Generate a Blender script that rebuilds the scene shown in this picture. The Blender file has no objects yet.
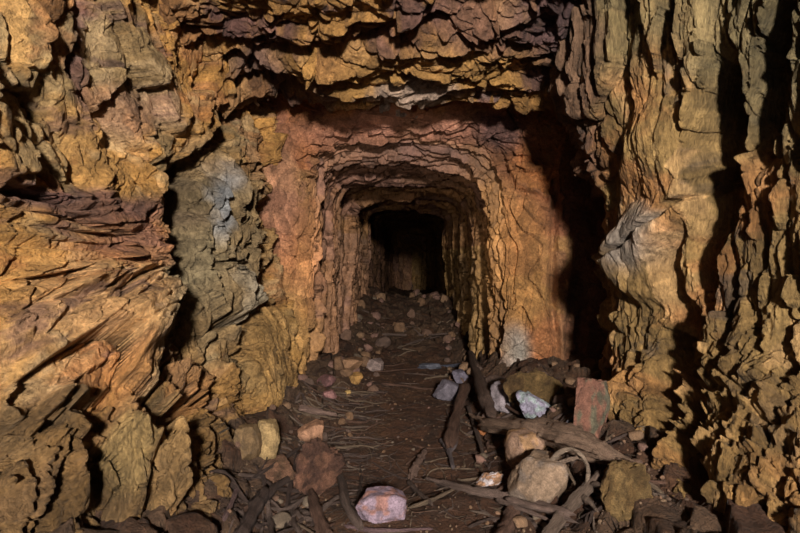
import bpy, math, random
import numpy as np

# ------------------------------------------------------------------ basics
SC = bpy.context.scene
COL = SC.collection
F, CX, CY, CZ = 533.0, 412.0, 255.0, 1.3       # camera projection: focal length and axis in image pixels, eye height

def W(px, py, d):
    """point seen at image pixel (px,py) from the camera, at distance d down the adit"""
    return ((px-CX)/F*d, d, CZ-(py-CY)/F*d)

def link(name, me):
    o = bpy.data.objects.new(name, me); COL.objects.link(o); return o

def tag(o, label=None, cat=None, group=None, kind=None):
    if label: o['label'] = label
    if cat: o['category'] = cat
    if group: o['group'] = group
    if kind: o['kind'] = kind
    return o

# ------------------------------------------------------------------ noise (numpy)
def _h(i, j, k, s):
    n = (i.astype(np.uint32)*np.uint32(374761393) + j.astype(np.uint32)*np.uint32(668265263)
         + k.astype(np.uint32)*np.uint32(2147483647) + np.uint32((s*974634777 + 1013904223) & 0xffffffff))
    n = (n ^ (n >> np.uint32(13)))*np.uint32(1274126177)
    n = (n ^ (n >> np.uint32(16)))*np.uint32(2246822519)
    n = n ^ (n >> np.uint32(13))
    return (n & np.uint32(0xffffff)).astype(np.float32)/np.float32(16777216.0)

def vnoise(p, s=0):
    f = np.floor(p); i = f.astype(np.int64); t = (p-f).astype(np.float32); t = t*t*(3-2*t)
    r = 0
    for a in (0, 1):
        for b in (0, 1):
            for c in (0, 1):
                w = (t[:, 0] if a else 1-t[:, 0])*(t[:, 1] if b else 1-t[:, 1])*(t[:, 2] if c else 1-t[:, 2])
                r = r + w*_h(i[:, 0]+a, i[:, 1]+b, i[:, 2]+c, s)
    return r*2-1

def fbm(p, s=0, o=4, g=0.5):
    r = 0; a = 1.0; q = p.copy()
    for k in range(o):
        r = r + a*vnoise(q, s+k*17); q = q*2.03+5.1; a *= g
    return r

def warp(p, sc, amt, s=0, o=2):
    return p + amt*np.stack([fbm(p*sc, s+1, o), fbm(p*sc, s+2, o), fbm(p*sc, s+3, o)], 1)

def cells(p, s=0, jit=0.85):
    """fractured blocks: nearest cell id values and distances"""
    b = np.floor(p).astype(np.int64); n = len(p)
    F1 = np.full(n, 9e9, np.float32); F2 = F1.copy()
    I = np.zeros((n, 3), np.int64); R = np.zeros((n, 3), np.float32)
    for a in (-1, 0, 1):
        for c in (-1, 0, 1):
            for e in (-1, 0, 1):
                i = b[:, 0]+a; j = b[:, 1]+c; k = b[:, 2]+e
                rx = p[:, 0]-(i+.5+jit*(_h(i, j, k, s)-.5))
                ry = p[:, 1]-(j+.5+jit*(_h(i, j, k, s+1)-.5))
                rz = p[:, 2]-(k+.5+jit*(_h(i, j, k, s+2)-.5))
                d = np.sqrt(rx*rx+ry*ry+rz*rz).astype(np.float32)
                m = d < F1
                F2 = np.where(m, F1, np.minimum(F2, d))
                F1 = np.where(m, d, F1)
                I[m, 0] = i[m]; I[m, 1] = j[m]; I[m, 2] = k[m]
                R[m, 0] = rx[m]; R[m, 1] = ry[m]; R[m, 2] = rz[m]
    H = [_h(I[:, 0], I[:, 1], I[:, 2], s+10+q) for q in range(5)]
    return F1, F2, H, R

def fract(p, s, tilt=.8, crack=.25, cw=.07):
    """height of a broken rock face, about -0.5..0.5, plus a random tint per block"""
    F1, F2, H, R = cells(p, s)
    h = (H[0]-.5) + tilt*((H[1]-.5)*R[:, 0]+(H[2]-.5)*R[:, 1]+(H[3]-.5)*R[:, 2])*2
    e = np.clip((F2-F1)/cw, 0, 1)
    h = h - crack*(1-e)**2
    return h, H[4]

def sm(x, a, b):
    t = np.clip((x-a)/(b-a), 0, 1); return t*t*(3-2*t)

def rotm(ax, deg):
    a = math.radians(deg); c, s = math.cos(a), math.sin(a)
    return {'x': np.array([[1,0,0],[0,c,-s],[0,s,c]]), 'y': np.array([[c,0,s],[0,1,0],[-s,0,c]]),
            'z': np.array([[c,-s,0],[s,c,0],[0,0,1]])}[ax]

# ------------------------------------------------------------------ surfaces lofted through control nets
def catmull(P, n, wts=None):
    """P: (k, ...) control rows -> n rows along axis 0, with row density following wts"""
    k = P.shape[0]
    if wts is None: wts = np.ones(k-1)
    cum = np.concatenate([[0], np.cumsum(wts)]); q = np.linspace(0, cum[-1], n)
    i = np.clip(np.searchsorted(cum, q, side='right')-1, 0, k-2)
    t = (q-cum[i])/(cum[i+1]-cum[i])
    g = lambda j: P[np.clip(j, 0, k-1)]
    t = t.reshape((-1,)+(1,)*(P.ndim-1))
    p0, p1, p2, p3 = g(i-1), g(i), g(i+1), g(i+2)
    p0 = np.where((i == 0).reshape(t.shape), 2*p1-p2, p0); p3 = np.where((i == k-2).reshape(t.shape), 2*p2-p1, p3)
    return .5*((2*p1)+(p2-p0)*t+(2*p0-5*p1+4*p2-p3)*t*t+(3*p1-p0-3*p2+p3)*t**3)

def normals(G, toward=None):
    du = np.gradient(G, axis=0); dv = np.gradient(G, axis=1)
    n = np.cross(du, dv); n /= (np.linalg.norm(n, axis=2, keepdims=True)+1e-9)
    if toward is not None:
        s = np.sign(((np.array(toward)-G)*n).sum(2)[G.shape[0]//2, G.shape[1]//2]); n = n*s
    return n

def grid_mesh(name, G, colr, mat, flip=False, smooth=True):
    nu, nv = G.shape[:2]
    idx = np.arange(nu*nv).reshape(nu, nv)
    a, b, c, d = idx[:-1, :-1], idx[1:, :-1], idx[1:, 1:], idx[:-1, 1:]
    q = np.stack([a, d, c, b] if flip else [a, b, c, d], -1).reshape(-1, 4)
    me = bpy.data.meshes.new(name)
    me.vertices.add(nu*nv); me.vertices.foreach_set('co', G.reshape(-1).astype(np.float32))
    me.loops.add(q.size); me.loops.foreach_set('vertex_index', q.reshape(-1).astype(np.int32))
    me.polygons.add(len(q)); me.polygons.foreach_set('loop_start', np.arange(0, q.size, 4, dtype=np.int32))
    me.polygons.foreach_set('use_smooth', np.full(len(q), smooth))
    me.update(calc_edges=True)
    ca = me.color_attributes.new('stone', 'FLOAT_COLOR', 'POINT')
    cc = np.ones((nu*nv, 4), np.float32); cc[:, :3] = np.clip(colr.reshape(-1, 3), 0.004, 1)
    ca.data.foreach_set('color', cc.reshape(-1))
    me.materials.append(mat)
    o = link(name, me); o['kind'] = 'structure'
    return o

def to_pixels(P):  # image pixel coordinates of points, as the camera projects them
    return CX+P[:, 0]/P[:, 1].clip(.3)*F, CY-(P[:, 2]-CZ)/P[:, 1].clip(.3)*F

def blob(u, v, x, y, rx, ry, ang=0, soft=.35):
    a = math.radians(ang); c, s = math.cos(a), math.sin(a)
    du, dv = u-x, v-y
    r = np.sqrt(((du*c+dv*s)/rx)**2+((-du*s+dv*c)/ry)**2)
    return 1-sm(r, 1-soft, 1+soft)

def seg(u, v, pts):
    """distance to a polyline and the signed side of it"""
    best = np.full(len(u), 1e9); side = np.zeros(len(u))
    for (x0, y0), (x1, y1) in zip(pts[:-1], pts[1:]):
        dx, dy = x1-x0, y1-y0; t = np.clip(((u-x0)*dx+(v-y0)*dy)/(dx*dx+dy*dy), 0, 1)
        d = np.hypot(u-x0-t*dx, v-y0-t*dy); m = d < best
        best = np.where(m, d, best); side = np.where(m, np.sign(dx*(v-y0)-dy*(u-x0)), side)
    return best, side

def ledge(u, v, pts, reach, fade=8):
    """1 just on the right-hand side of the line (walking along it), falling off over reach; 0 on the other side"""
    d, s = seg(u, v, pts)
    return np.where(s > 0, np.clip(1-d/reach, 0, 1)**1.5, 0)

def mixc(c, w, new):
    return c*(1-w[:, None])+np.array(new)[None]*w[:, None]

# ------------------------------------------------------------------ materials
def nodes(name):
    m = bpy.data.materials.new(name); m.use_nodes = True
    nt = m.node_tree; nt.nodes.clear()
    out = nt.nodes.new('ShaderNodeOutputMaterial'); b = nt.nodes.new('ShaderNodeBsdfPrincipled')
    nt.links.new(b.outputs[0], out.inputs[0])
    return m, nt, b

def rock_material(name, scale=1.0, rough=.62, bump=.9, tint=None, stretch=(1,1,1), attr=True, mott=.5, dist=.012, spec=.35):
    m, nt, b = nodes(name); N = nt.nodes.new; L = nt.links.new
    tc = N('ShaderNodeTexCoord'); mp = N('ShaderNodeMapping'); mp.inputs['Scale'].default_value = stretch
    L(tc.outputs['Object'], mp.inputs[0])
    n1 = N('ShaderNodeTexNoise'); n1.inputs['Scale'].default_value = 9*scale; n1.inputs['Detail'].default_value = 9; n1.inputs['Roughness'].default_value = .68; n1.inputs['Distortion'].default_value = .6
    n2 = N('ShaderNodeTexNoise'); n2.inputs['Scale'].default_value = 55*scale; n2.inputs['Detail'].default_value = 6; n2.inputs['Roughness'].default_value = .7
    vo = N('ShaderNodeTexVoronoi'); vo.inputs['Scale'].default_value = 24*scale; vo.feature = 'F1'
    for n in (n1, n2): L(mp.outputs[0], n.inputs['Vector'])
    wv = N('ShaderNodeVectorMath'); wv.operation = 'MULTIPLY_ADD'
    L(n1.outputs['Color'], wv.inputs[0]); wv.inputs[1].default_value = (.12,.12,.12); L(mp.outputs[0], wv.inputs[2]); L(wv.outputs[0], vo.inputs['Vector'])
    if attr:
        at = N('ShaderNodeAttribute'); at.attribute_name = 'stone'; base = at.outputs['Color']
    else:
        rg = N('ShaderNodeRGB'); rg.outputs[0].default_value = (*tint, 1); base = rg.outputs[0]
    r1 = N('ShaderNodeMapRange'); r1.inputs[1].default_value = .3; r1.inputs[2].default_value = .72; r1.inputs[3].default_value = 1-mott; r1.inputs[4].default_value = 1+mott
    L(n1.outputs['Fac'], r1.inputs[0])
    r2 = N('ShaderNodeMapRange'); r2.inputs[1].default_value = .3; r2.inputs[2].default_value = .7; r2.inputs[3].default_value = .6; r2.inputs[4].default_value = 1.45
    L(n2.outputs['Fac'], r2.inputs[0])
    mu = N('ShaderNodeMath'); mu.operation = 'MULTIPLY'; L(r1.outputs[0], mu.inputs[0]); L(r2.outputs[0], mu.inputs[1])
    vm = N('ShaderNodeVectorMath'); vm.operation = 'SCALE'; L(base, vm.inputs[0]); L(mu.outputs[0], vm.inputs['Scale'])
    L(vm.outputs[0], b.inputs['Base Color'])
    b1 = N('ShaderNodeMath'); b1.operation = 'MULTIPLY_ADD'; L(n1.outputs['Fac'], b1.inputs[0]); b1.inputs[1].default_value = 1.6
    b2 = N('ShaderNodeMath'); b2.operation = 'MULTIPLY_ADD'; L(n2.outputs['Fac'], b2.inputs[0]); b2.inputs[1].default_value = .6; 
    b3 = N('ShaderNodeMath'); b3.operation = 'MULTIPLY'; L(vo.outputs['Distance'], b3.inputs[0]); b3.inputs[1].default_value = .45
    L(b3.outputs[0], b2.inputs[2]); L(b2.outputs[0], b1.inputs[2])
    bp = N('ShaderNodeBump'); bp.inputs['Strength'].default_value = bump; bp.inputs['Distance'].default_value = dist*4
    L(b1.outputs[0], bp.inputs['Height']); L(bp.outputs[0], b.inputs['Normal'])
    b.inputs['Roughness'].default_value = rough; b.inputs['Specular IOR Level'].default_value = spec
    return m

ROCK = rock_material('fractured_rock')
ROCKV = rock_material('upright_bedded_rock', stretch=(1.3, 1.3, .55))
ROCKT = rock_material('tunnel_rock', stretch=(1, 1, .7), scale=.8, bump=.5)
SOIL = rock_material('damp_soil', scale=1.6, rough=.75, bump=.8, mott=.5)

# palette (linear)
OCHRE = (.47,.235,.065); GOLD = (.60,.34,.11); RUST = (.34,.125,.040); RED = (.40,.13,.05); PURPLE = (.10,.048,.055)
GREYGREEN = (.21,.155,.085); PALE = (.30,.31,.33); BROWN = (.20,.105,.045); OLIVE = (.17,.12,.045); TAN = (.42,.245,.11); DARK = (.06,.035,.03)

def finish_wall(name, net, nu, nv, mat, toward, disp, colf, wu=None, wv=None, flip=False):
    G = catmull(catmull(net, nu, wu).swapaxes(0, 1), nv, wv).swapaxes(0, 1)
    N = normals(G, toward)
    P = G.reshape(-1, 3); Nf = N.reshape(-1, 3)
    u, v = to_pixels(P)
    wz = fbm(P*3.1, 71, 4); wz2 = fbm(P*3.1+7.7, 72, 4)
    h, tints = disp(P, u+9*wz, v+9*wz2)
    Q = (P+Nf*h[:, None]).reshape(G.shape)
    c = colf(P, u+10*wz, v+10*wz2, tints, h)
    return grid_mesh(name, Q, c.reshape(G.shape), mat, flip)

def stainmix(c, P, s, amt=.5, col=PURPLE, sc=(2.2,2.2,5), th=.25):
    w = sm(fbm(P*np.array(sc), s, 5, .6), th, th+.45)*amt
    return mixc(c, w, col)

# ------------------------------------------------------------------ left wall
zs = np.array([-.35, .0, .35, .75, 1.15, 1.6, 2.1, 2.6, 3.1, 3.6])
lt = np.array([(-2.2,.4),(-1.95,1.4),(-1.74,2.15),(-1.64,2.8),(-1.52,3.4),(-1.38,4.0),(-1.27,4.45),(-1.25,4.95)])
lb = np.array([(-1.85,.4),(-1.72,1.4),(-1.24,2.05),(-.93,2.45),(-1.05,3.2),(-1.10,3.8),(-1.06,4.4),(-1.05,4.95)])
net = np.zeros((len(lt), len(zs), 3))
for j, z in enumerate(zs):
    w = sm(np.array(z), .05, 1.2)
    xy = lb*(1-w)+lt*w
    net[:, j, :2] = xy; net[:, j, 2] = z

def left_disp(P, u, v):
    # upper wall: upright folds; middle: strands running up to the right; lower wall: upright slabs
    def frame(ea, ez):
        al = np.array([.2, .98, 0.]); n = np.array([.98, -.2, 0.]); z = np.array([0, 0, 1.])
        e = al*ea+z*ez; e /= np.linalg.norm(e); f = np.cross(n, e)
        return np.stack([e, f, n], 1)
    FA = frame(-.30, .95); FB = frame(.50, .86); FC = frame(.90, .44)
    wc = blob(u, v, 60, 335, 130, 95, -25, .3); wa = (1-sm(v+.45*u, 190, 260))*(1-wc); wb = 1-wa-wc
    def part(F, w, spec):
        H = np.zeros(len(P)); T1 = H.copy(); T2 = H.copy(); T3 = H.copy(); m = w > 0
        Pm = P[m]
        a, ta = fract((warp(Pm, 1.4, .14, 5)@F)*np.array(spec[0][:3]), 11, .9, .30, .06)
        b, tb = fract((warp(Pm, 3.5, .06, 8)@F)*np.array(spec[1][:3]), 31, 1.0, .30, .09)
        c, tc = fract((warp(Pm, 9, .02, 9)@F)*np.array(spec[2][:3]), 41, 1.0, .30, .12)
        fo = fbm((Pm@F)*np.array(spec[3][:3]), 45, 3)
        H[m] = spec[0][3]*a+spec[1][3]*b+spec[2][3]*c+spec[3][3]*fo; T1[m] = ta; T2[m] = tb; T3[m] = tc
        return H*w, T1*w, T2*w, T3*w
    A_ = part(FA, wa, [(1.7,2.9,2,.14), (4.2,7,6,.05), (11,17,16,.018), (1.2,3.4,2,.045)])
    B_ = part(FB, wb, [(1.2,3.6,2,.15), (3.2,9,6,.06), (9,22,16,.022), (1,4,2,.03)])
    C_ = part(FC, wc, [(.9,3.6,2,.15), (2.4,8,6,.05), (9,24,16,.018), (1,6,2,.06)])
    up, t1, t2, t3 = [A_[i]+B_[i]+C_[i] for i in range(4)]
    h3 = fract(warp(P, 9, .02, 9)*np.array([18, 18, 9]), 43, 1.0, .3, .12)[0]
    # upright slabs
    s1, k1 = fract(warp(P, 1.5, .1, 6)*np.array([6.0, 6.5, 1.1]), 61, .9, .5, .08)
    s2, k2 = fract(warp(P, 3, .05, 7)*np.array([14, 15, 3.6]), 65, 1.0, .35, .1)
    lo = .13*s1+.055*s2+.02*h3
    wl = np.maximum(np.maximum(sm(v, 395, 415), sm(u, 140, 175)*sm(v, 250, 320)), blob(u, v, 212, 265, 48, 110, 6, .3))
    h = up*(1-wl)+lo*wl
    # thin horizontal shale band
    g1, gt = fract(warp(P, 2, .06, 3)*np.array([3, 3, 22]), 77, .9, .3, .1)
    wsh = blob(u, v, 60, 225, 95, 38, 8, .3)
    h = h*(1-.6*wsh)+wsh*(.075*g1+.02)
    # bulge under the band, overhanging a ledge
    h += .24*blob(u, v, 60, 325, 115, 85, -25, .6)
    h -= .16*ledge(u, v, [(-60,428),(40,424),(110,398),(150,388),(215,394)], 45)
    # long hollow between the outer folds and the grey-green pillar
    d, _ = seg(u, v, [(262,62),(235,130),(190,175),(165,225),(160,300)]); h -= .20*(1-sm(d, 0, 16))
    d, _ = seg(u, v, [(88,0),(82,60),(100,110),(150,150),(165,185)]); h -= .10*(1-sm(d, 0, 9))
    d, _ = seg(u, v, [(-20,190),(40,196),(75,212),(120,240),(135,262)]); h -= .12*(1-sm(d, 0, 6))
    for ln, dp, wd in (([(212,140),(190,185),(178,250),(182,330)], .10, 5), ([(240,165),(236,215),(240,265)], .10, 4), ([(205,230),(203,290),(212,350),(222,400)], .09, 4),
                       ([(182,330),(195,372),(205,420)], .08, 4), ([(214,322),(232,326),(246,318)], .10, 5), ([(196,268),(215,262),(238,270)], .06, 3), ([(150,290),(146,340),(158,395)], .08, 4)):
        d, _ = seg(u, v, ln); h -= 2.2*dp*(1-sm(d, 0, wd*1.3))
    h -= .20*ledge(u, v, [(138,330),(152,275),(166,215),(196,160),(246,100)], 55)
    h += .10*blob(u, v, 229, 300, 13, 22, 3, .2)
    h += .17*blob(u, v, 218, 235, 26, 95, 4, .45)      # pillar with the pale patch
    h += .12*blob(u, v, 125, 455, 17, 58, 3, .3)       # upright pale block
    h += .10*blob(u, v, 165, 455, 14, 50, 0, .3)
    h += .10*blob(u, v, 40, 475, 45, 60, 0, .4)
    h *= 1-.65*blob(u, v, 262, 365, 28, 55, 0, .3)
    h += .12*blob(u, v, 262, 365, 22, 52, 0, .3)       # smooth golden slab by the tunnel
    d, _ = seg(u, v, [(270,90),(268,140),(272,200),(262,230)]); h -= .16*(1-sm(d, 0, 9))
    return h, (t1, t2, t3, k1, wl, gt)

def left_col(P, u, v, T, h):
    t1, t2, t3, k1, wl, gt = T
    c = np.tile(np.array(OCHRE), (len(P), 1))
    c = mixc(c, sm(t1, .55, .6)*.5*(1-wl), GOLD)
    c = mixc(c, sm(t2, .7, .75)*.5, TAN)
    c = mixc(c, .7*blob(u, v, 50, 90, 80, 95, 0, .6), (.60,.34,.12))
    c = mixc(c, .6*blob(u, v, 70, 320, 90, 60, -25, .6), (.56,.31,.15))
    c = stainmix(c, P, 93, .75, (.24,.17,.085), (2.5, 2.5, 2), .12)
    c = stainmix(c, P, 94, .55, (.56,.38,.20), (4, 4, 3), .3)
    c = stainmix(c, P, 91, .6, RUST, (2, 2, 3), .1)
    c = stainmix(c, P, 92, .6, PURPLE, (3, 3, 5), .5)
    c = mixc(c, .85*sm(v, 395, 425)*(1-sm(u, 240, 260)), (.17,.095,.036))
    c = mixc(c, .8*blob(u, v, 212, 255, 55, 115, 8, .5), GREYGREEN)
    c = mixc(c, .7*blob(u, v, 165, 290, 30, 90, 25, .5), (.3,.23,.13))
    c = mixc(c, .7*blob(u, v, 180, 225, 18, 75, 14, .5), (.15,.10,.05))  # brown rock in the hollow, darkened to stand in for shade
    c = mixc(c, .8*blob(u, v, 213, 205, 10, 32, 8, .5), PALE)
    c = mixc(c, .35*blob(u, v, 228, 300, 13, 34, 5, .4), (.36,.33,.27))
    c = mixc(c, .8*blob(u, v, 60, 200, 110, 13, 8, .5), PURPLE)
    c = mixc(c, .5*blob(u, v, 100, 235, 60, 30, 8, .5), (.34,.15,.085))
    c = mixc(c, .75*blob(u, v, 90, 55, 12, 62, -4, .5), (.17,.085,.085))
    c = mixc(c, .55*blob(u, v, 130, 105, 40, 22, 20, .5), (.26,.12,.09))
    c = mixc(c, .75*blob(u, v, 120, 450, 15, 40, 0, .4), (.40,.26,.10))
    c = mixc(c, .75*blob(u, v, 80, 450, 14, 40, 0, .4), (.32,.17,.065))
    c = mixc(c, .75*blob(u, v, 160, 430, 13, 36, 0, .4), (.36,.21,.08))
    c = mixc(c, .8*blob(u, v, 265, 365, 26, 60, 0, .4), (.40,.23,.08))
    k = (.72+.56*t2)*(.85+.3*t3)*(1-.25*wl*(k1 > .6))
    return c*k[:, None]

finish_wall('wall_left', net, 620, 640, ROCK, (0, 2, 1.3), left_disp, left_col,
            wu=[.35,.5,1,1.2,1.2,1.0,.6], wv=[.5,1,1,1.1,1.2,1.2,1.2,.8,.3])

# ------------------------------------------------------------------ right wall
rm = np.array([(2.5,.4),(2.2,1.4),(1.90,2.15),(1.74,2.7),(1.58,3.2),(1.46,3.72),(1.62,4.05),(1.86,4.4),(1.98,4.9),(1.98,5.4)])
rt = np.array([(2.4,.4),(2.1,1.4),(1.85,2.15),(1.62,2.7),(1.32,3.2),(1.06,3.72),(1.25,4.15),(1.66,4.45),(1.9,4.9),(1.9,5.4)])
rb = np.array([(2.0,.4),(1.75,1.4),(1.38,2.05),(1.20,2.6),(1.28,3.1),(1.46,3.65),(1.66,4.05),(1.84,4.45),(1.9,4.9),(1.9,5.4)])
zs = np.array([-.35, .0, .35, .75, 1.15, 1.6, 2.0, 2.4, 2.8, 3.2, 3.7])
net = np.zeros((len(rm), len(zs), 3))
for j, z in enumerate(zs):
    a = sm(np.array(z), .05, 1.0); b = sm(np.array(z), 1.4, 2.5)
    net[:, j, :2] = (rb*(1-a)+rm*a)*(1-b)+rt*b; net[:, j, 2] = z

def right_disp(P, u, v):
    h1, t1 = fract(warp(P, 1.2, .10, 105)*np.array([5.5, 5.5, .42]), 111, .7, .45, .07)
    h2, t2 = fract(warp(P, 2.5, .05, 106)*np.array([15, 15, 1.3]), 121, .9, .45, .1)
    h3, t3 = fract(warp(P, 7, .02, 107)*np.array([34, 34, 6]), 131, 1.0, .35, .12)
    near = sm(u, 690, 720)
    pill = blob(u, v, 660, 190, 48, 130, 0, .4)
    h = (.11-.02*near-.07*pill)*h1+(.068-.040*pill)*h2+(.022-.010*pill)*h3+.03*fbm(P*np.array([5,5,1.2]), 133, 3)
    h *= 1-.5*blob(u, v, 655, 200, 36, 105, 0, .3)
    # tall recess beside the squared pillar and its continuing crevice
    h -= .42*blob(u, v, 716, 165, 21, 105, 2, .3)
    h -= .22*blob(u, v, 668, 355, 9, 115, 6, .35)
    h -= .25*blob(u, v, 690, 420, 9, 110, -3, .35)
    h -= .28*blob(u, v, 768, 60, 16, 90, 8, .35)
    h -= .30*blob(u, v, 600, 350, 11, 130, -4, .4)
    h += .13*blob(u, v, 655, 190, 32, 90, 6, .3)
    h += .10*blob(u, v, 655, 255, 26, 46, 0, .25)
    h += .08*blob(u, v, 640, 345, 17, 100, 0, .35)
    h += .03*blob(u, v, 745, 360, 42, 190, 0, .3)
    d, s = seg(u, v, [(632,262),(672,205),(700,190)]); h -= .1*(1-sm(d, 0, 5))
    d, s = seg(u, v, [(706,190),(702,300),(704,533)]); h -= .14*(1-sm(d, 0, 5))
    return h, (t1, t2, t3)

def right_col(P, u, v, T, h):
    t1, t2, t3 = T
    c = np.tile(np.array((.26,.155,.055)), (len(P), 1))
    c = mixc(c, sm(t1, .5, .55)*.5, (.32,.20,.075))
    c = mixc(c, sm(t2, .75, .8)*.5, TAN)
    c = stainmix(c, P, 191, .5, RUST, (2, 2, 2), .15)
    c = stainmix(c, P, 192, .7, (.10,.07,.05), (4, 4, 3), .35)
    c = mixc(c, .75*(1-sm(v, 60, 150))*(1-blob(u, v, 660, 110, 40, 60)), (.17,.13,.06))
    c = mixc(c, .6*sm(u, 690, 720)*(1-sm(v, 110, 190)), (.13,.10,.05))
    c = mixc(c, .45*blob(u, v, 650, 240, 30, 30, 0, .4), (.42,.28,.17))
    c = mixc(c, .7*blob(u, v, 655, 235, 17, 30, -10, .3), (.26,.22,.19))
    c = mixc(c, .5*sm(v, 330, 420), (.24,.13,.042))
    c = mixc(c, .8*(1-sm(u, 596, 618)), (.12,.06,.04))  # shade of the recess behind the wall edge, put into the colour
    k = (.65+.7*t2)*(.8+.4*t3)
    return c*k[:, None]

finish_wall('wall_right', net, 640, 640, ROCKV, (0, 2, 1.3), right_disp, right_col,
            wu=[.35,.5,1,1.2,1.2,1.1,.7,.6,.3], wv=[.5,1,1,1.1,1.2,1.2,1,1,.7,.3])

# ------------------------------------------------------------------ chamber ceiling with its lip over the tunnel
ys = [.4, 1.6, 2.5, 3.1, 3.6, 4.0, 4.22, 4.32, 4.42, 4.9, 5.4]
zz = [3.4, 3.3, 3.16, 3.0, 2.83, 2.65, 2.55, 2.55, 2.68, 2.78, 2.8]
xs = [-2.5, -1.9, -1.3, -.7, 0, .6, 1.1, 1.6, 2.4]
dz = [-.15, -.10, .02, .02, -.02, 0, .02, -.05, -.2]
net = np.zeros((len(ys), len(xs), 3))
for i, (y, z) in enumerate(zip(ys, zz)):
    for j, (x, d) in enumerate(zip(xs, dz)):
        net[i, j] = (x, y+.12*math.sin(x*2.1)*(.3 if i > 7 else 1), z+d)

def ceil_disp(P, u, v):
    e = np.array([.93, .15, .33]); n = np.array([0, -.32, -.95]); e -= n*(e@n)/(n@n); e /= np.linalg.norm(e); n /= np.linalg.norm(n); A = np.stack([e, np.cross(n, e), n], 1)
    h1, t1 = fract(warp(P, 1.3, .14, 205)@A*np.array([1.3, 3.2, 2.6]), 211, .9, .4, .06)
    h2, t2 = fract(warp(P, 3, .07, 206)@A*np.array([3.4, 8, 6]), 221, 1.1, .35, .1)
    h3, t3 = fract(warp(P, 8, .025, 207)@A*np.array([9, 21, 16]), 231, 1.1, .3, .12)
    h = .16*h1+.075*h2+.028*h3
    h += .10*blob(u, v, 400, 60, 130, 26, -4, .5)
    d, s = seg(u, v, [(190,22),(260,52),(330,42),(430,18),(520,40)]); h -= .13*(1-sm(d, 0, 8))
    d, s = seg(u, v, [(232,62),(262,75),(295,95)]); h -= .18*(1-sm(d, 0, 12))
    return h, (t1, t2, t3)

def ceil_col(P, u, v, T, h):
    t1, t2, t3 = T
    c = np.tile(np.array((.34,.17,.05)), (len(P), 1))
    c = mixc(c, sm(t1, .5, .6)*.6, (.20,.085,.04))
    c = mixc(c, sm(t2, .78, .82)*.4, (.34,.2,.09))
    c = stainmix(c, P, 291, .8, (.10,.048,.05), (2, 2, 5), .1)
    c = mixc(c, .6*blob(u, v, 420, 62, 110, 26, -3, .5), (.50,.27,.08))
    c = mixc(c, .6*blob(u, v, 390, 92, 90, 9, 0, .5), (.30,.25,.24))
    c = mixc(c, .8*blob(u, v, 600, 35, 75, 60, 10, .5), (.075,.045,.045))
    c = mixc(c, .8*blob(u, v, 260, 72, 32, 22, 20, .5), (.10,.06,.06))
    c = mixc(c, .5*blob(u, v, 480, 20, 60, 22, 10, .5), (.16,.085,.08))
    k = (.65+.7*t2)*(.8+.4*t3)
    return c*k[:, None]

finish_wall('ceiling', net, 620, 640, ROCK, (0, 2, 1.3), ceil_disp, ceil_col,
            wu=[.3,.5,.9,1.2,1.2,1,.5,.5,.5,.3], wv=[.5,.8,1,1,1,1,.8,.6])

# ------------------------------------------------------------------ tunnel face and inner heading (rings around the axis)
rings = [  # distance, left, right, crown height, corner radius, floor
 (4.70,-1.60,2.10,3.00,.25),(4.82,-1.36,1.98,2.72,.3),(4.92,-1.22,1.62,2.60,.38),(4.98,-1.10,1.25,2.50,.45),
 (5.06,-1.02,.93,2.42,.46),(5.22,-1.00,.85,2.34,.44),(5.6,-.98,.84,2.26,.42),(6.3,-.96,.82,2.21,.40),(7.5,-.94,.80,2.19,.38),
 (9.0,-.92,.78,2.20,.36),(10.2,-.90,.72,2.22,.34),(10.5,-.92,.76,2.28,.34),(10.9,-1.05,.90,2.45,.32),(12.2,-1.08,.95,2.5,.3),(16,-1.0,.9,2.5,.3),(24.0,-.9,.8,2.4,.3),(24.1,-.3,.2,1.2,.2),(24.15,-.01,.01,.05,.005)]
def profile(xl, xr, zt, r, n=44, zb=-.3):
    pts = []
    pts += [(xl, zb), (xl*1.0-.02, .25), (xl-.03, .6), (xl-.02, 1.0), (xl, 1.35)]
    for a in (0, 22, 45, 68, 90):
        t = math.radians(a); pts.append((xl+r-r*math.cos(t), zt-r+r*math.sin(t)))
    for f in (.25, .5, .75): pts.append((xl+r+(xr-xl-2*r)*f, zt+.03*math.sin(f*math.pi)))
    for a in (90, 68, 45, 22, 0):
        t = math.radians(a); pts.append((xr-r+r*math.cos(t), zt-r+r*math.sin(t)))
    pts += [(xr, 1.35), (xr+.02, 1.0), (xr+.03, .6), (xr+.02, .25), (xr, zb)]
    return pts
net = np.array([[(x, d, z) for x, z in profile(xl, xr, zt, r)] for d, xl, xr, zt, r in rings])
NU, NV = 900, 760
wv = [.6,.6,.6,.7,.6]+[.35]*4+[.5]*4+[.35]*4+[.6,.7,.6,.6,.6]
wv = wv[:net.shape[1]-1]
wu = [.5,.6,.8,.9,.9,.9,.9,1,1,1,.9,.4,.4,.5,.5,.4,.1,.05][:len(rings)-1]
G = catmull(catmull(net, NU, wu).swapaxes(0, 1), NV, wv).swapaxes(0, 1)
N = normals(G, None)
mid = G[NU//2].mean(0); sgn = np.sign(((mid-G[NU//2, 60])*N[NU//2, 60]).sum()); N = N*sgn
P = G.reshape(-1, 3); Nf = N.reshape(-1, 3); u, v = to_pixels(P)
Pw = warp(P, 1.5, .07, 305)
face = (1-sm(P[:, 1], 5.0, 5.2))
h1, t1 = fract(Pw*np.array([.35, 4.2, .35]), 311, .8, .5, .10)
h2, t2 = fract(warp(P, 3, .05, 306)*np.array([1.1, 13, 1.1]), 321, .9, .45, .12)
h3, t3 = fract(warp(P, 7, .02, 307)*np.array([6, 34, 6]), 331, 1.0, .3, .12)
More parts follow.
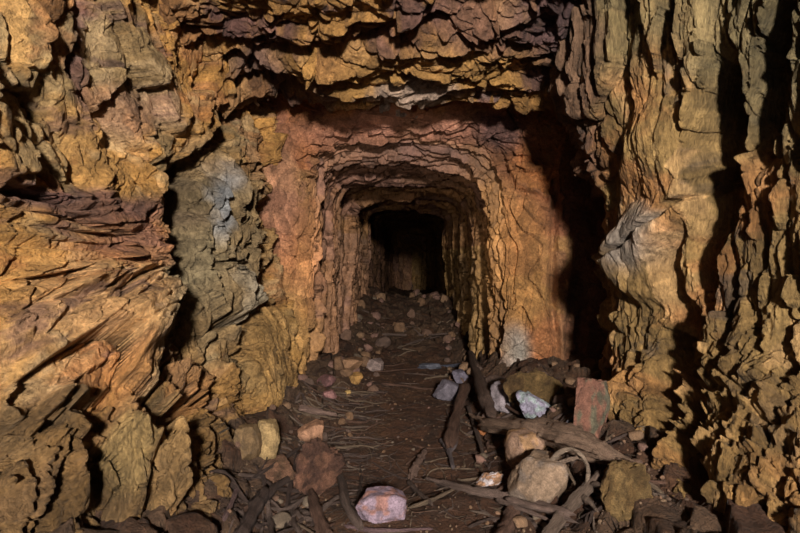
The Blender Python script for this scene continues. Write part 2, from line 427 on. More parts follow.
# the face itself is broken in blocks rather than beds
f1, g1 = fract(warp(P, 1.5, .12, 308)*np.array([1.5, 2.0, .7]), 341, .7, .10, .012)
f2, g2 = fract(warp(P, 3, .08, 309)*np.array([5, 6, 3.2]), 351, .8, .10, .03)
f3, g3 = fract(warp(P, 3, .05, 310)*np.array([4, 11, 13]), 356, 1.0, .35, .1)
crown = sm(P[:, 2], 1.75, 2.1)*sm(P[:, 1], 4.96, 5.02)
h = (1-face)*(.13*h1+.07*h2+.024*h3)+face*((.10*f1+.035*f2)*(1-.6*crown)+crown*.11*f3+.010*h3)
# arched beds stepping in round the opening
arch = sm(P[:, 1], 4.93, 5.0)*(1-sm(P[:, 1], 5.4, 5.9))
st = (P[:, 1]*14+1.3*fbm(P*1.7, 361, 3)); fr = st-np.floor(st)
h += arch*(.06*(fr-.5))
h += .05*np.sin(P[:, 1]*5.2+.8*fbm(P*1.3, 362, 2))*sm(P[:, 1], 5.5, 6.5)
d, s = seg(u, v, [(498,150),(512,185),(545,200)]); h -= face*.09*(1-sm(d, 0, 6))
d, s = seg(u, v, [(262,232),(300,240),(322,232)]); h -= .06*(1-sm(d, 0, 5))*face
d, s = seg(u, v, [(556,180),(552,300),(560,380)]); h -= .10*(1-sm(d, 0, 7))*face
h -= .12*blob(u, v, 575, 330, 10, 60, 5, .4)*face
Q = (P+Nf*h[:, None]).reshape(G.shape)
c = np.tile(np.array((.25,.125,.05)), (len(P), 1))
c = mixc(c, sm(t1, .5, .6)*.5*(1-face), (.26,.12,.055))
c = stainmix(c, P, 391, .7, (.17,.085,.065), (2, 3, 2), .1)
c = mixc(c, (1-face)*.45*sm(P[:, 1], 5.6, 6.4)*(P[:, 0] < 0)*(P[:, 2] < 1.6), (.28,.15,.10))
c = mixc(c, (1-face)*.5*(P[:, 0] > 0)*(P[:, 2] < 1.4)*sm(P[:, 1], 5.3, 5.8), (.30,.19,.065))
c = mixc(c, face, (.36,.135,.045))
c = mixc(c, face*.6*sm(fbm(P*2.2, 392, 4), .0, .5), (.44,.27,.10))
c = mixc(c, face*.5*sm(fbm(P*2.4, 393, 5, .6), .1, .5), (.20,.08,.06))
c = mixc(c, .75*blob(u, v, 400, 132, 110, 20, 0, .5)*face, (.34,.16,.11))
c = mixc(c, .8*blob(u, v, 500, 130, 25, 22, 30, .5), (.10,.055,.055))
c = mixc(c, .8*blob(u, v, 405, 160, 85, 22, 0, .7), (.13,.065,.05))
c = mixc(c, .55*blob(u, v, 330, 190, 22, 40, 35, .6), (.17,.08,.05))
c = mixc(c, .7*blob(u, v, 290, 255, 28, 45, 0, .5), (.50,.22,.09))
c = mixc(c, .7*blob(u, v, 278, 190, 20, 60, 0, .5), (.40,.19,.12))
c = mixc(c, .75*blob(u, v, 285, 350, 22, 60, 0, .5), (.52,.30,.10))
c = mixc(c, .65*blob(u, v, 520, 260, 30, 75, 0, .5), (.46,.22,.07))
c = mixc(c, .8*blob(u, v, 512, 352, 18, 26, 0, .5)*face, (.34,.34,.31))
c = mixc(c, .6*blob(u, v, 545, 345, 14, 32, 0, .5)*face, (.45,.17,.06))
c = mixc(c, .85*sm(u, 556, 580)*face, (.10,.045,.03))  # shadow on the right of the face, painted into the colour
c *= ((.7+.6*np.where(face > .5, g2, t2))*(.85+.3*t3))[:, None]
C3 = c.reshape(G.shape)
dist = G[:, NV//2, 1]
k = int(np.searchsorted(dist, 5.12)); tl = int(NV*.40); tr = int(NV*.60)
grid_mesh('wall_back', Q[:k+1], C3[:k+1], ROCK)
grid_mesh('wall_inner_left', Q[k:, :tl+1], C3[k:, :tl+1], ROCKT)
grid_mesh('ceiling_inner', Q[k:, tl:tr+1], C3[k:, tl:tr+1], ROCKT)
grid_mesh('wall_inner_right', Q[k:, tr:], C3[k:, tr:], ROCKT)

# ------------------------------------------------------------------ floor
def floor_base(x, y):
    """smooth height of the trodden floor and its side banks"""
    x = np.asarray(x, float); y = np.asarray(y, float)
    z = .42*sm(y, 6.0, 10.8)-.75*sm(y, 11.0, 14)
    c = -.03+.10*np.clip((y-3)/3, 0, 1)*0
    a = np.abs(x-(.02))
    w = np.where(y > 5, .42, .62)
    z = z+.20*sm(a, w, w+.5)*np.where(y > 5, .8, 1)
    z = z+.12*sm(x, .35, .9)*sm(y, 2.2, 3.2)*(1-sm(y, 5.5, 6.5))
    return z
def floor_h(x, y):
    x = np.atleast_1d(np.asarray(x, float)); y = np.atleast_1d(np.asarray(y, float))
    P = np.stack([x, y, np.zeros_like(x)], 1)
    z = floor_base(x, y)
    rub = np.clip(sm(np.abs(x-.02), .4, .8)+sm(y, 6, 7.5), 0, 1)
    f, t = fract(warp(P, 3, .05, 405)*np.array([7, 7, 7]), 411, 1.0, .3, .12)
    z = z+.035*fbm(P*1.6, 401, 3)+.014*fbm(P*9, 402, 4)+rub*(.07*f+.02)
    return z, f, t, rub
NX, NY = 520, 700
yy = .3+(24.5-.3)*(np.linspace(0, 1, NY)**2.1); xx = np.linspace(-2.4, 2.4, NX)
Y, X = np.meshgrid(yy, xx, indexing='ij')
z, f, t, rub = floor_h(X.reshape(-1), Y.reshape(-1))
P = np.stack([X.reshape(-1), Y.reshape(-1), z], 1)
c = np.tile(np.array((.078,.032,.015)), (len(P), 1))
c = mixc(c, sm(fbm(P*3, 421, 5, .6), -.1, .5)*.7, (.105,.048,.022))
c = mixc(c, sm(fbm(P*8, 422, 4, .6), .2, .6)*.5, (.04,.023,.015))
c = mixc(c, rub*sm(t, .3, .5)*.6, (.085,.052,.03))
c = c*(1+.5*rub*(t-.5))[:, None]
grid_mesh('floor', P.reshape(NY, NX, 3), c.reshape(NY, NX, 3), SOIL, flip=True)

# ------------------------------------------------------------------ loose rocks, branches and twigs
from mathutils import Vector, Matrix, Euler
rng = np.random.default_rng(7); random.seed(7)
FX = np.linspace(-2.4, 2.4, NX); ZG = P[:, 2].reshape(NY, NX)
def floor_z(x, y):
    """height of the built floor"""
    x = np.atleast_1d(np.asarray(x, float)); y = np.atleast_1d(np.asarray(y, float))
    fi = (np.clip((y-.3)/24.2, 0, 1)**(1/2.1))*(NY-1); fj = np.clip((x+2.4)/4.8, 0, 1)*(NX-1)
    i = np.clip(fi.astype(int), 0, NY-2); j = np.clip(fj.astype(int), 0, NX-2); a = fi-i; b = fj-j
    return ZG[i, j]*(1-a)*(1-b)+ZG[i+1, j]*a*(1-b)+ZG[i, j+1]*(1-a)*b+ZG[i+1, j+1]*a*b
def ground(px, py, lift=0.):
    d = np.linspace(1.6, 14, 1500); x = (px-CX)/F*d; z = CZ-(py-CY)/F*d
    g = z-(floor_z(x, d)+lift); k = np.argmax(g < 0) if (g < 0).any() else 900
    return float(x[k]), float(d[k]), float(z[k])

STONE = rock_material('loose_stone', scale=2.2, rough=.6, bump=.6, dist=.007, mott=.45)
LUMPY = rock_material('rough_conglomerate', scale=3.4, rough=.7, bump=1.0, dist=.012, mott=.6)
WOOD = rock_material('weathered_wood', scale=3.0, rough=.7, bump=.9, stretch=(.16, 2.2, 2.2), dist=.008, mott=.6, spec=.25)

def ico(n):
    import bmesh
    bm = bmesh.new(); bmesh.ops.create_icosphere(bm, subdivisions=n, radius=1)
    v = np.array([q.co[:] for q in bm.verts]); f = np.array([[w.index for w in q.verts] for q in bm.faces]); bm.free()
    return v, f
ICO = {n: ico(n) for n in (2, 3, 5)}
def tri_mesh(name, v, f, c, mat, smooth=True):
    me = bpy.data.meshes.new(name); k = f.shape[1]
    me.vertices.add(len(v)); me.vertices.foreach_set('co', np.asarray(v, np.float32).reshape(-1))
    me.loops.add(f.size); me.loops.foreach_set('vertex_index', f.reshape(-1).astype(np.int32))
    me.polygons.add(len(f)); me.polygons.foreach_set('loop_start', np.arange(0, f.size, k, dtype=np.int32))
    me.polygons.foreach_set('use_smooth', np.full(len(f), smooth)); me.update(calc_edges=True); me.validate()
    ca = me.color_attributes.new('stone', 'FLOAT_COLOR', 'POINT'); cc = np.ones((len(v), 4), np.float32)
    cc[:, :3] = np.clip(c, .004, 1); ca.data.foreach_set('color', cc.reshape(-1)); me.materials.append(mat)
    return me
def rock_mesh(name, size, seed, col, col2=None, mat=None, res=5, planes=12, rough=.05, lump=0., tight=.62):
    """broken stone: a ball cut by random planes, then chipped"""
    r = np.random.default_rng(seed); v, f = ICO[res]
    n = r.normal(size=(planes, 3)); n /= np.linalg.norm(n, axis=1)[:, None]
    n = np.vstack([n, [[0,0,-1],[0,0,1],[0,-1,.25]]]); n[-1] /= np.linalg.norm(n[-1])
    D = np.concatenate([r.uniform(tight-.12, .82, planes), [.6, .66, .66]])
    dots = v@n.T; rad = np.where(dots > .05, D/np.maximum(dots, .05), 9).min(1).clip(.3, 1.0)
    p = v*rad[:, None]
    h, t = fract(warp(p, 2, .15, seed+3)*3.0+seed, seed % 90+500, .9, .25, .12)
    h2, t2 = fract(p*9+seed, seed % 90+540, .9, .2, .15)
    p = p*(1+rough*h+rough*.35*h2+.03*fbm(p*3+seed, 7, 3))[:, None]
    if lump: p = p*(1+lump*fbm(p*8+seed, 9, 4))[:, None]
    c = np.tile(np.array(col, float), (len(p), 1))
    if col2 is not None: c = mixc(c, sm(fbm(p*2.2+seed, 17, 4), -.05, .3), col2)
    c = c*(.75+.5*t)[:, None]
    lo, hi = p.min(0), p.max(0); p = (p-(lo+hi)/2)/((hi-lo)/2)*np.array(size)/2
    return tri_mesh(name, p, f, c, mat or STONE)
def put_rock(name, px, pyb, wpx, hpx, label, cat, seed, col, col2=None, deep=1.0, rot=(0,0,0), group=None, sink=.12, lift=0, dist=None, **kw):
    x, d, z = ground(px, pyb, lift)
    if dist: x, d, z = W(px, pyb, dist)
    w = wpx/F*d; h = hpx/F*d; dp = w*deep
    me = rock_mesh(name, (w, dp, h), seed, col, col2, **kw)
    o = link(name, me); o.location = (x, d+dp*.35, z+h*(.5-sink)); o.rotation_euler = tuple(math.radians(a) for a in rot)
    return tag(o, label, cat, group)

# --- stones that can be told apart
R_ = put_rock
R_('pale_stone', 381, 521, 53, 28, 'pale lilac and pink mottled stone lying alone on the brown floor at the front', 'stone', 3, (.24,.17,.21), (.28,.14,.12), deep=.75, planes=22, tight=.86, rough=.05)
R_('rough_boulder', 314, 495, 50, 52, 'rough reddish lumpy boulder on the left bank among roots', 'boulder', 5, (.30,.14,.085), (.16,.075,.05), mat=LUMPY, lump=.10, rough=.14, rot=(0, 28, 12), planes=10, tight=.78)
R_('rock', 273, 481, 40, 19, 'long tan pink rock left of the rough reddish boulder', 'rock', 8, (.34,.17,.10), (.26,.14,.08), mat=LUMPY, lump=.05, rot=(0,-8,8))
R_('rock', 311, 446, 30, 22, 'tan rock perched just above the rough reddish boulder', 'rock', 11, (.33,.17,.10), rot=(0,-20,20))
R_('stone_block', 265, 456, 26, 38, 'pale yellow squared block standing against the foot of the left wall', 'block', 13, (.29,.19,.085), planes=7, tight=.8, rot=(0,4,10))
R_('stone_block', 244, 458, 28, 34, 'brown squared block left of the pale yellow block at the wall foot', 'block', 14, (.14,.085,.04), planes=7, tight=.8, rot=(0,-5,-12))
R_('flat_rock', 347, 371, 32, 13, 'flat brown slab at the left foot of the tunnel entrance', 'rock', 17, (.24,.13,.07), deep=.8)
R_('rock', 374, 371, 19, 13, 'squared grey rock right of the flat brown slab', 'rock', 18, (.24,.17,.15))
R_('rock', 355, 384, 16, 12, 'small ochre rock in front of the flat brown slab', 'rock', 19, (.36,.19,.06))
R_('rock', 325, 386, 20, 11, 'dark purple brown rock against the left tunnel jamb', 'rock', 21, (.15,.07,.065))
R_('rock', 329, 399, 15, 9, 'small pinkish rock below the dark purple brown one', 'rock', 22, (.25,.12,.11))
R_('pebble', 347, 395, 8, 5, 'tiny yellow pebble between twigs on the left bank', 'pebble', 23, (.45,.28,.10), res=3)
R_('angular_rock', 450, 400, 34, 20, 'flat angular slate blue rock on the right edge of the path', 'rock', 25, (.13,.11,.13), deep=.8, rot=(0,10,20))
R_('angular_rock', 461, 384, 18, 14, 'small slate blue rock behind the flat angular one', 'rock', 26, (.13,.11,.14))
R_('rock', 510, 409, 36, 29, 'rounded grey mauve rock at the foot of the right tunnel jamb', 'rock', 28, (.22,.18,.19), planes=10, tight=.75)
R_('flaky_rock', 536, 418, 36, 26, 'flaky bluish white rock right of the rounded grey one', 'rock', 29, (.27,.24,.31), (.30,.34,.34), rough=.12)
R_('boulder', 536, 408, 66, 42, 'yellow brown boulder behind the bluish white rock under the jamb', 'boulder', 31, (.32,.19,.07), (.18,.10,.04), mat=LUMPY, deep=.6, rough=.13, lump=.03)
R_('rock', 530, 468, 46, 38, 'tan and gold faceted rock under the splintered log', 'rock', 33, (.25,.15,.10), (.32,.18,.09), rot=(0,0,20))
R_('boulder', 543, 507, 60, 52, 'large rounded brown grey boulder in front of the faceted tan rock', 'boulder', 35, (.22,.145,.095), (.18,.13,.10), planes=9, tight=.78, rough=.04, rot=(0,8,0))
R_('rock', 485, 434, 14, 11, 'small orange rock at the left end of the splintered log', 'rock', 37, (.38,.14,.05), res=3)
R_('pale_rock_chip', 489, 487, 32, 14, 'whitish crumbly chip lying left of the large brown grey boulder', 'rock', 39, (.45,.38,.38), (.30,.16,.09), rough=.15, rot=(0,-12,0), deep=.5)
R_('leaning_slab', 593, 438, 38, 66, 'upright reddish green slab leaning against the right wall behind the log', 'slab', 41, (.17,.075,.05), (.10,.085,.055), deep=.45, planes=7, tight=.8, rot=(-12,8,0))
R_('boulder', 630, 516, 54, 56, 'rugged ochre boulder against the foot of the right wall', 'boulder', 44, (.26,.15,.055), (.36,.22,.085), rough=.15, mat=LUMPY, dist=2.38, deep=.7, lump=.03, planes=16, tight=.8)
R_('rock', 599, 468, 30, 18, 'dark red brown rock below the broken end of the splintered log', 'rock', 45, (.12,.05,.03))
R_('pale_rock_chip', 610, 503, 14, 10, 'small whitish chip beside the rugged ochre boulder', 'rock', 47, (.42,.38,.32), res=3)
R_('rock', 430, 369, 24, 6, 'thin dark slate lying across the path at the tunnel entrance', 'rock', 49, (.09,.09,.11), deep=.4)

# --- rubble in the heading and along both banks: every piece its own object, meshes shared
protos = [rock_mesh('rubble_rock', (1, .9, .7), 60+i, c, res=3, planes=7) for i, c in enumerate(
    [(.20,.11,.06), (.16,.09,.06), (.24,.14,.08), (.13,.08,.06), (.22,.12,.09), (.18,.13,.09)])]
def rubble(n, xr, yr, sr, label, group, skip=None, bias=1.0):
    for i in range(n):
        for _ in range(20):
            y = rng.uniform(*yr); x = rng.uniform(*xr)
            if skip is None or not skip(x, y): break
        s = sr[0]*(sr[1]/sr[0])**(rng.uniform()**1.5)
        o = link('rubble_rock', random.choice(protos))
        sc = s*rng.uniform(.8, 1.25, 3); o.scale = tuple(sc)
        o.location = (x, y, float(floor_z(x, y)[0])+sc[2]*.20)
        o.rotation_euler = tuple(rng.uniform(-.35, .35, 2))+(rng.uniform(0, 6.28),)
        tag(o, label, 'rock', group)
path = lambda x, y: abs(x-.02) < .40
rubble(46, (-.85,.75), (7.4, 11.0), (.07,.26), 'broken rock heaped across the dark far part of the tunnel floor', 'rubble deep in the tunnel')
rubble(34, (-.85,-.35), (5.0, 7.6), (.05,.2), 'broken rock strewn along the left foot of the tunnel wall', 'rubble on the left of the tunnel floor')
rubble(26, (.38,.72), (5.0, 7.6), (.05,.17), 'broken rock strewn along the right foot of the tunnel wall', 'rubble on the right of the tunnel floor')
rubble(40, (-1.0,-.42), (2.5, 4.9), (.03,.11), 'small brown rock half buried in the left bank litter', 'small rocks on the left bank')
rubble(44, (.42,1.35), (2.5, 4.6), (.03,.11), 'small brown rock half buried in the right bank litter', 'small rocks on the right bank')
rubble(30, (-.4,.45), (2.4, 4.8), (.012,.035), 'pebble pressed into the trodden floor of the path', 'pebbles on the path')

# --- wood
def tube(pts, rad, seg=12, n=28, seed=1, ridge=.12, ragged=.5, local=None):
    """branch surface round a smooth path: returns verts, quads (world coordinates)"""
    pts = np.asarray(pts, float); C = catmull(pts, n) if len(pts) > 2 else np.linspace(pts[0], pts[-1], n)
    R0 = np.interp(np.linspace(0, 1, n), np.linspace(0, 1, len(rad)), rad)
    T = np.gradient(C, axis=0); T /= np.linalg.norm(T, axis=1)[:, None]+1e-9
    up = np.array([0, 0, 1.]); A = np.cross(T, up); A /= np.linalg.norm(A, axis=1)[:, None]+1e-6; B = np.cross(T, A)
    th = np.linspace(0, 2*np.pi, seg, endpoint=False); rs = np.random.default_rng(seed)
    prof = 1+ridge*rs.normal(size=seg)
    s = np.linspace(0, 1, n)
    V = []
    for i in range(n):
        k = 1+.12*math.sin(s[i]*9+seed)+.08*math.sin(s[i]*23+seed*2)
        r = R0[i]*prof*k*(1+.5*ridge*rs.normal(size=seg))
        off = 0
        if i in (0, n-1): r = r*.55; off = rs.uniform(-ragged, ragged, seg)*R0[i]*2.2
        V.append(C[i]+A[i]*(r*np.cos(th))[:, None]+B[i]*(r*np.sin(th))[:, None]+T[i]*np.reshape(off, (-1, 1)))
    V = np.concatenate(V+[C[:1], C[-1:]])
    q = []
    for i in range(n-1):
        for j in range(seg):
            a = i*seg+j; b = i*seg+(j+1) % seg; q.append((a, b, b+seg, a+seg))
    t = [(n*seg, (j+1) % seg, j, n*seg) for j in range(seg)]+[(n*seg+1, (n-1)*seg+j, (n-1)*seg+(j+1) % seg, n*seg+1) for j in range(seg)]
    return V, q, t
def mesh_py(name, V, q, t, c, mat):
    me = bpy.data.meshes.new(name)
    me.from_pydata([tuple(p) for p in V], [], [f for f in q]+[f[:3] for f in t]); me.update()
    me.polygons.foreach_set('use_smooth', np.ones(len(me.polygons), bool))
    ca = me.color_attributes.new('stone', 'FLOAT_COLOR', 'POINT'); cc = np.ones((len(V), 4), np.float32); cc[:, :3] = c
    ca.data.foreach_set('color', cc.reshape(-1)); me.materials.append(mat); return me
def frame_of(pts):
    a, b = np.array(pts[0]), np.array(pts[-1]); x = Vector(b-a).normalized(); z = Vector((0, 0, 1)); y = z.cross(x)
    if y.length < .1: y = Vector((0, 1, 0))
    y.normalize(); z = x.cross(y); m = Matrix((x, y, z)).transposed().to_4x4(); m.translation = Vector((a+b)/2); return m
def branch(name, pts, rad, col, label=None, cat=None, group=None, parent=None, seg=12, n=28, seed=1, **kw):
    V, q, t = tube(pts, rad, seg, n, seed, **kw)
    M = frame_of(pts) if parent is None else parent.matrix_basis.copy()
    Mi = np.array(M.inverted()); Vl = V@Mi[:3, :3].T+Mi[:3, 3]
    o = link(name, mesh_py(name, Vl, q, t, np.array(col), WOOD))
    if parent is None: o.matrix_basis = M; tag(o, label, cat, group)
    else: o.parent = parent
    return o
def path3(pix, r, lift=0.):
    """stick resting on the floor along a line of image pixels (px, py[, extra lift])"""
    out = []
    for p in pix:
        l = p[2] if len(p) > 2 else 0
        out.append(ground(p[0], p[1], r*.6+lift+l))
    return out
def stick(name, pix, wpx, col, label, cat='branch', kids=(), seed=1, group=None, lift=0., n=28, **kw):
    d = ground(pix[0][0], pix[0][1])[1]
    rad = [.8*w/2/F*d for w in (wpx if isinstance(wpx, (list, tuple)) else [wpx, wpx*.9, wpx*.55])]
    pts = path3(pix, max(rad), lift)
    if not kids: return branch(name, pts, rad, col, label, cat, group, seed=seed, n=n, **kw)
    o = bpy.data.objects.new(name, None); o.empty_display_size = .05; COL.objects.link(o); o.matrix_basis = frame_of(pts); tag(o, label, cat, group)
    branch('stem', pts, rad, col, parent=o, seed=seed, n=n, **kw)
    for i, (kn, kp, kw_) in enumerate(kids):
        kr = [w/2/F*d for w in kw_]
        branch(kn, path3(kp, max(kr), lift), kr, col, parent=o, seed=seed+i+1, seg=8, n=14)
    return o
GREY = (.15,.10,.08); DK = (.08,.05,.04); LT = (.22,.15,.10); RB = (.15,.08,.055); PINK = (.30,.19,.15)
stick('splintered_log', [(482,424,.05),(520,428,.07),(555,434,.09),(590,446,.10),(612,455,.09)], [15,24,26,22,13], (.30,.19,.13),
      'thick splintered log lying over rocks towards the right wall', 'log', seed=3, ragged=1.6, ridge=.16, n=50, seg=18,
      kids=[('splinter', [(585,440,.10),(604,449,.10),(620,459,.08)], [7,6,1.5]), ('splinter', [(500,422,.08),(540,424,.11),(556,428,.11)], [3,5,1]),
            ('splinter', [(575,455,.08),(596,460,.07),(606,464,.05)], [5,4,1]), ('splinter', [(484,421,.06),(474,417,.05),(468,413,.05)], [7,4,1])])
stick('splintered_plank', [(424,478,.01),(470,490,.02),(520,500,.05),(568,516,.06)], [4,7,10,9], (.19,.125,.10),
      'long splintered grey stick in front of the large brown grey boulder', 'stick', seed=5, ragged=1.6, ridge=.2, n=40,
      kids=[('splinter', [(505,498,.06),(540,508,.07),(570,512,.07)], [4,5,2]), ('splinter', [(495,499,.03),(530,512,.04),(556,523,.04)], [4,4,1])])
stick('tree_branch', [(466,386,.05),(458,408,.04),(452,432,.03),(450,446,.02)], [12,10,12,9], RB, 'short stout branch pointing down the path beside the slate blue rock', seed=7)
stick('tree_branch', [(470,352,.04),(477,376,.06),(484,398,.06),(492,416,.04)], [8,11,12,9], (.13,.08,.06), 'dark branch propped from the tunnel jamb down to the splintered log', seed=8,
      kids=[('side_shoot', [(479,385,.06),(492,378,.06),(505,378,.05)], [5,4,1.5])])
stick('tree_branch', [(468,406,.03),(476,430,.02),(484,458,.01)], [5,5,3], GREY, 'thin grey branch running beside the stout one towards the front', seed=9)
stick('forked_stick', [(441,440,.01),(448,450,.01),(453,468,.01)], [7,6,5], (.17,.13,.13), 'short grey forked stick upright on the path near centre', 'stick', seed=10,
      kids=[('side_shoot', [(448,452,.01),(455,446,.02),(458,440,.02)], [4,3,1])])
stick('tree_branch', [(600,472,.12),(584,492,.08),(566,512,.05),(545,540,.02)], [9,13,15,14], (.17,.115,.085), 'thick forked branch leaning up towards the ochre boulder', seed=11,
      kids=[('side_shoot', [(580,495,.08),(590,502,.08),(598,512,.05)], [7,5,1.5]), ('side_shoot', [(592,484,.1),(602,486,.1),(612,494,.08)], [5,4,1])])
stick('broken_log', [(520,498,.0),(510,520,.0),(500,545,.0)], [17,19,17], RB, 'stubby broken log at the bottom edge below the large boulder', 'log', seed=12)
stick('curved_root', [(546,472,.12),(555,456,.17),(569,449,.22),(581,455,.22),(588,469,.18),(586,488,.10)], [4,5,5,5,4,3], (.36,.26,.19), 'pale hooped root arching beside the large boulder', 'root', seed=13, n=36)
stick('curved_root', [(550,466,.14),(562,462,.17),(580,457,.19)], [5,5,4], (.33,.23,.17), 'short pale root crossing under the hooped one', 'root', seed=14)
stick('curved_root', [(554,447,.16),(563,462,.15),(575,484,.10)], [4,4,3], LT, 'thin grey root running down inside the hooped one', 'root', seed=15)
stick('tree_branch', [(336,462,.02),(342,482,.02),(346,503,.02),(360,526,.01)], [8,8,9,10], GREY, 'bent grey branch left of the pale lilac stone', seed=16,
      kids=[('side_shoot', [(339,474,.02),(333,466,.03),(331,456,.03)], [5,4,1.5])])
stick('tree_branch', [(311,490,.01),(317,512,.02),(328,540,.01)], [9,13,17], RB, 'stout brown branch below the rough reddish boulder at the bottom edge', seed=17)
stick('tree_branch', [(266,490,.04),(254,510,.04),(240,540,.02)], [12,15,14], DK, 'thick dark branch in the bottom left tangle', seed=18,
      kids=[('side_shoot', [(260,503,.04),(276,486,.06),(292,477,.06)], [8,8,5])])
stick('tree_branch', [(238,486,.03),(232,502,.03),(224,520,.03)], [5,6,5], (.2,.12,.11), 'short pinkish grey stick at the foot of the left wall', 'stick', seed=19)
stick('tree_branch', [(252,478,.05),(275,464,.05),(302,446,.05)], [3,5,4], DK, 'dark straight branch above the long tan pink rock', seed=20)
stick('tree_branch', [(298,452,.06),(292,478,.05),(286,510,.02)], [4,5,4], DK, 'slim dark branch crossing left of the rough reddish boulder', seed=21)
stick('tree_branch', [(266,500,.02),(270,520,.02),(272,540,.01)], [7,7,6], GREY, 'upright grey branch in the bottom left beside the thick dark one', seed=22)
stick('pale_stick', [(299,409,.04),(318,412,.05),(337,415,.03)], [5,7,5], PINK, 'pale pinkish stick on the left bank below the golden wall slab', 'stick', seed=23,
      kids=[('splinter', [(300,406,.05),(316,409,.06)], [3,2])])
stick('pale_stick', [(408,508),(432,500),(460,486)], [4,6,3], LT, 'pale tan stick right of the pale lilac stone', 'stick', seed=24)
stick('wood_chip', [(412,476),(418,464),(426,450)], [8,9,4], (.20,.12,.09), 'broken wood chip standing out near the middle of the path', 'wood chip', seed=25, ridge=.3, ragged=1.5)
stick('stick', [(408,482),(420,494),(432,504)], [6,6,4], GREY, 'short grey stick touching the pale tan stick', 'stick', seed=26)
stick('twig', [(372,462),(392,474),(414,481),(440,486),(452,500)], [2,3,3,3,2], DK, 'long dark twig winding over the path towards the pale tan stick', 'twig', seed=27, n=36)
stick('twig', [(424,480),(436,469),(474,469)], [2,2,2], LT, 'thin bent pale twig behind the pale tan stick', 'twig', seed=28)
stick('stick', [(345,526),(380,531),(432,529)], [5,6,4], (.2,.12,.12), 'pinkish brown stick along the bottom edge below the pale lilac stone', 'stick', seed=29)
stick('stick', [(357,505),(361,480),(360,465)], [3,4,2], DK, 'dark stick half sunk in soil behind the pale lilac stone', 'stick', seed=30)
stick('stick', [(288,519,.02),(305,528,.02),(320,538,.02)], [2,3,2], LT, 'thin yellowish stick at the bottom edge left of the stout brown branch', 'stick', seed=31)
stick('tunnel_pole', [(382,334),(420,335),(458,333)], [3,3,2], GREY, 'long thin pole lying across the tunnel floor', 'pole', seed=32)
stick('tunnel_pole', [(398,348),(418,341),(440,336)], [3,3,2], GREY, 'short pole lying aslant in front of the long thin pole', 'pole', seed=33)
stick('tunnel_pole', [(418,368),(448,366),(476,362)], [4,4,3], (.10,.10,.13), 'bluish dark pole across the path at the tunnel entrance', 'pole', seed=34)
stick('stick', [(486,392,.04),(500,402,.05),(520,414,.06)], [4,5,3], RB, 'brown stick resting on the rounded grey mauve rock', 'stick', seed=35)
stick('stick', [(560,430,.04),(572,418,.06),(582,408,.06)], [4,4,2], (.13,.12,.14), 'bluish stick leaning towards the reddish green slab', 'stick', seed=36)

def twigs(n, xr, yr, lr, rr, ang, spread, label, group, cols, hi=.05):
    for i in range(n):
        x = rng.uniform(*xr); y = rng.uniform(*yr); a = math.radians(ang+rng.normal()*spread); L = rng.uniform(*lr); r = rng.uniform(*rr)
        tt = np.linspace(-.5, .5, 5); bow = rng.normal()*.10*L
        X = x+np.cos(a)*L*tt-np.sin(a)*bow*(1-4*tt*tt)+rng.normal(size=5)*.012; Y = y+np.sin(a)*L*tt+np.cos(a)*bow*(1-4*tt*tt)+rng.normal(size=5)*.012
        Z = floor_z(X, Y); Z = Z*.5+np.linspace(Z[0], Z[-1], 5)*.5; Z = np.maximum(Z, floor_z(X, Y)-.004)+r*.7+rng.uniform(0, hi)*r*4
        branch('twig', np.stack([X, Y, Z], 1), [r, r*.85, r*.45], random.choice(cols), label, 'twig', group, seg=6, n=11, seed=i, ridge=.15)
CS = [GREY, DK, LT, RB, (.13,.085,.07), (.20,.14,.105)]
twigs(105, (-.88,-.28), (3.3, 5.0), (.12,.42), (.004,.010), 12, 32, 'thin twig in the tangle spread over the left bank', 'twigs on the left bank', CS)
twigs(45, (-.85,-.38), (2.42, 3.2), (.15,.42), (.006,.016), 75, 38, 'dark root-like stick in the tangle at the bottom left', 'sticks in the bottom left tangle', [DK, GREY, RB, DK])
twigs(60, (-.30,.50), (2.4, 3.8), (.08,.34), (.002,.006), 20, 55, 'thin twig scattered on the trodden path', 'twigs on the path', CS)
twigs(80, (.38,1.15), (2.45, 3.3), (.10,.36), (.004,.012), 110, 55, 'thin twig in the tangle round the right hand boulders', 'twigs round the right boulders', CS)
twigs(50, (.25,1.1), (3.3, 4.9), (.12,.40), (.004,.012), 100, 40, 'thin twig in the litter on the right bank behind the log', 'twigs on the right bank', CS)
twigs(26, (-.6,.6), (5.0, 9.0), (.15,.6), (.006,.014), 5, 30, 'thin stick lying on the tunnel floor', 'sticks on the tunnel floor', [GREY, RB, LT])

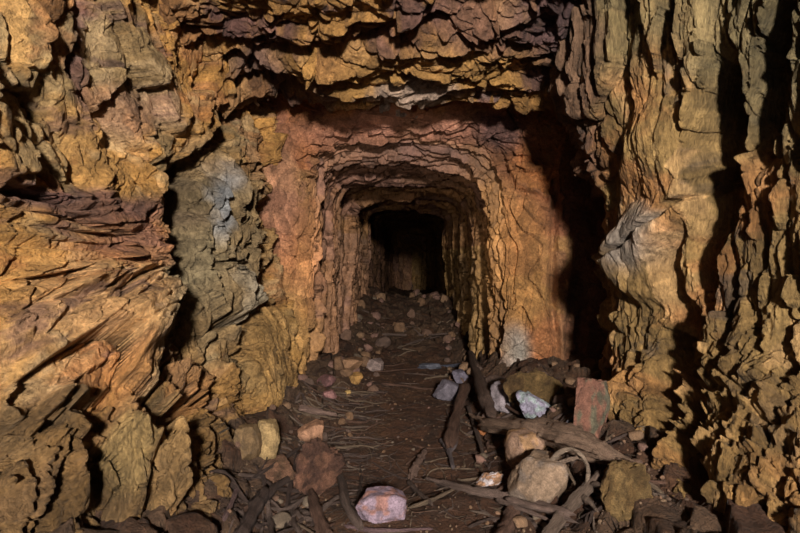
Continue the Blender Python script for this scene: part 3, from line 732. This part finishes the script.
# --- litter nobody could count: fibres and grit
V = []; Q_ = []; Cc = []; CD = [DK, RB, (.11,.07,.05), (.15,.10,.07)]
def fibre(x, y, a, L, r, col):
    tt = np.linspace(-.5, .5, 4); X = x+math.cos(a)*L*tt+rng.normal(size=4)*.006; Y = y+math.sin(a)*L*tt+rng.normal(size=4)*.006
    Z = floor_z(X, Y)+r*.8+rng.uniform(0, .006); b = len(V)
    for i in range(4):
        rr = r*(1, .9, .7, .3)[i]
        for k in range(3):
            t = k*2.094; V.append((X[i]-math.sin(a)*rr*math.cos(t), Y[i]+math.cos(a)*rr*math.cos(t), Z[i]+rr*math.sin(t))); Cc.append(col)
    for i in range(3):
        for k in range(3): Q_.append((b+i*3+k, b+i*3+(k+1) % 3, b+i*3+3+(k+1) % 3, b+i*3+3+k))
for i in range(2200):
    s = rng.uniform()
    if s < .5: x = rng.uniform(-1.0, -.2); a = rng.normal()*.7+.5
    elif s < .88: x = rng.uniform(.3, 1.3); a = rng.uniform(0, 3.14)
    else: x = rng.uniform(-.4, .5); a = rng.normal()*.8
    fibre(x, 2.35+3.2*rng.uniform()**1.3, a, rng.uniform(.03, .16), rng.uniform(.001, .003), random.choice(CD))
o = link('plant_fibre_litter', mesh_py('plant_fibre_litter', np.array(V), Q_, [], np.array(Cc), WOOD))
tag(o, 'fine fibres and root hairs littering the floor and banks', 'litter', kind='stuff')
iv, jf = ICO[2]; gv = []; gf = []; gc = []
for i in range(1500):
    y = 2.35+6*rng.uniform()**1.6; x = rng.uniform(-1.0, 1.25) if y < 4.6 else rng.uniform(-.75, .65); s = rng.uniform(.004, .013)*(1 if abs(x) > .4 else .6)
    r = .75+.25*rng.uniform(size=len(iv)); gf.append(jf+len(iv)*len(gv)); gv.append(iv*r[:, None]*s*rng.uniform(.6, 1.3, 3)+np.array([x, y, float(floor_z(x, y)[0])+s*.3]))
    gc.append(np.tile(np.array(random.choice([(.18,.10,.06), (.16,.10,.06), (.10,.06,.04)])), (len(iv), 1)))
o = link('grit', tri_mesh('grit', np.concatenate(gv), np.concatenate(gf), np.concatenate(gc), STONE))
tag(o, 'fine grit and crumbs of stone sprinkled on the floor', 'grit', kind='stuff')


# ------------------------------------------------------------------ light: daylight falling in from the portal behind the camera, plus an added spot for the tunnel
def area(name, loc, aim, size, size_y, power, col):
    l = bpy.data.lights.new(name, 'AREA'); l.shape = 'RECTANGLE'; l.size = size; l.size_y = size_y; l.energy = power; l.color = col
    o = bpy.data.objects.new(name, l); COL.objects.link(o); o.location = loc
    from mathutils import Vector
    o.rotation_euler = (Vector(aim)-Vector(loc)).to_track_quat('-Z', 'Y').to_euler()
    return o
area('portal_daylight', (.75, -4.5, 2.8), (-.2, 4.2, 1.4), .5, .5, 1250, (1.0, .95, .87))
area('portal_sky_glow', (-.4, -2.6, 1.6), (0, 4, 1.4), 2.4, 1.8, 11, (.8, .88, 1.0))
sl = bpy.data.lights.new('tunnel_fill_spot', 'SPOT'); sl.energy = 230; sl.spot_size = math.radians(30); sl.spot_blend = .6; sl.shadow_soft_size = .05; sl.color = (1, .86, .68)  # unseen spot added to brighten the inner tunnel walls
so = bpy.data.objects.new('tunnel_fill_spot', sl); COL.objects.link(so); so.location = (-.3, .1, 1.45)
so.rotation_euler = (Vector((-.02, 8, 1.72))-Vector(so.location)).to_track_quat('-Z', 'Y').to_euler()
w = bpy.data.worlds.new('dim_surroundings'); SC.world = w; w.use_nodes = True
w.node_tree.nodes['Background'].inputs[0].default_value = (.5,.6,.8,1); w.node_tree.nodes['Background'].inputs[1].default_value = .01

cam = bpy.data.cameras.new('camera'); cam.sensor_width = 36; cam.lens = 36*F/800
cam.shift_x = (400-CX)/800; cam.shift_y = -(266.5-CY)/800; cam.clip_start = .05; cam.clip_end = 60
co = bpy.data.objects.new('camera', cam); COL.objects.link(co); co.location = (0, 0, CZ); co.rotation_euler = (math.pi/2, 0, 0)
SC.camera = co
SC.view_settings.view_transform = 'Standard'; SC.view_settings.look = 'None'
SC.view_settings.exposure = 0.0; SC.view_settings.gamma = 1; SC.view_settings.use_curve_mapping = False
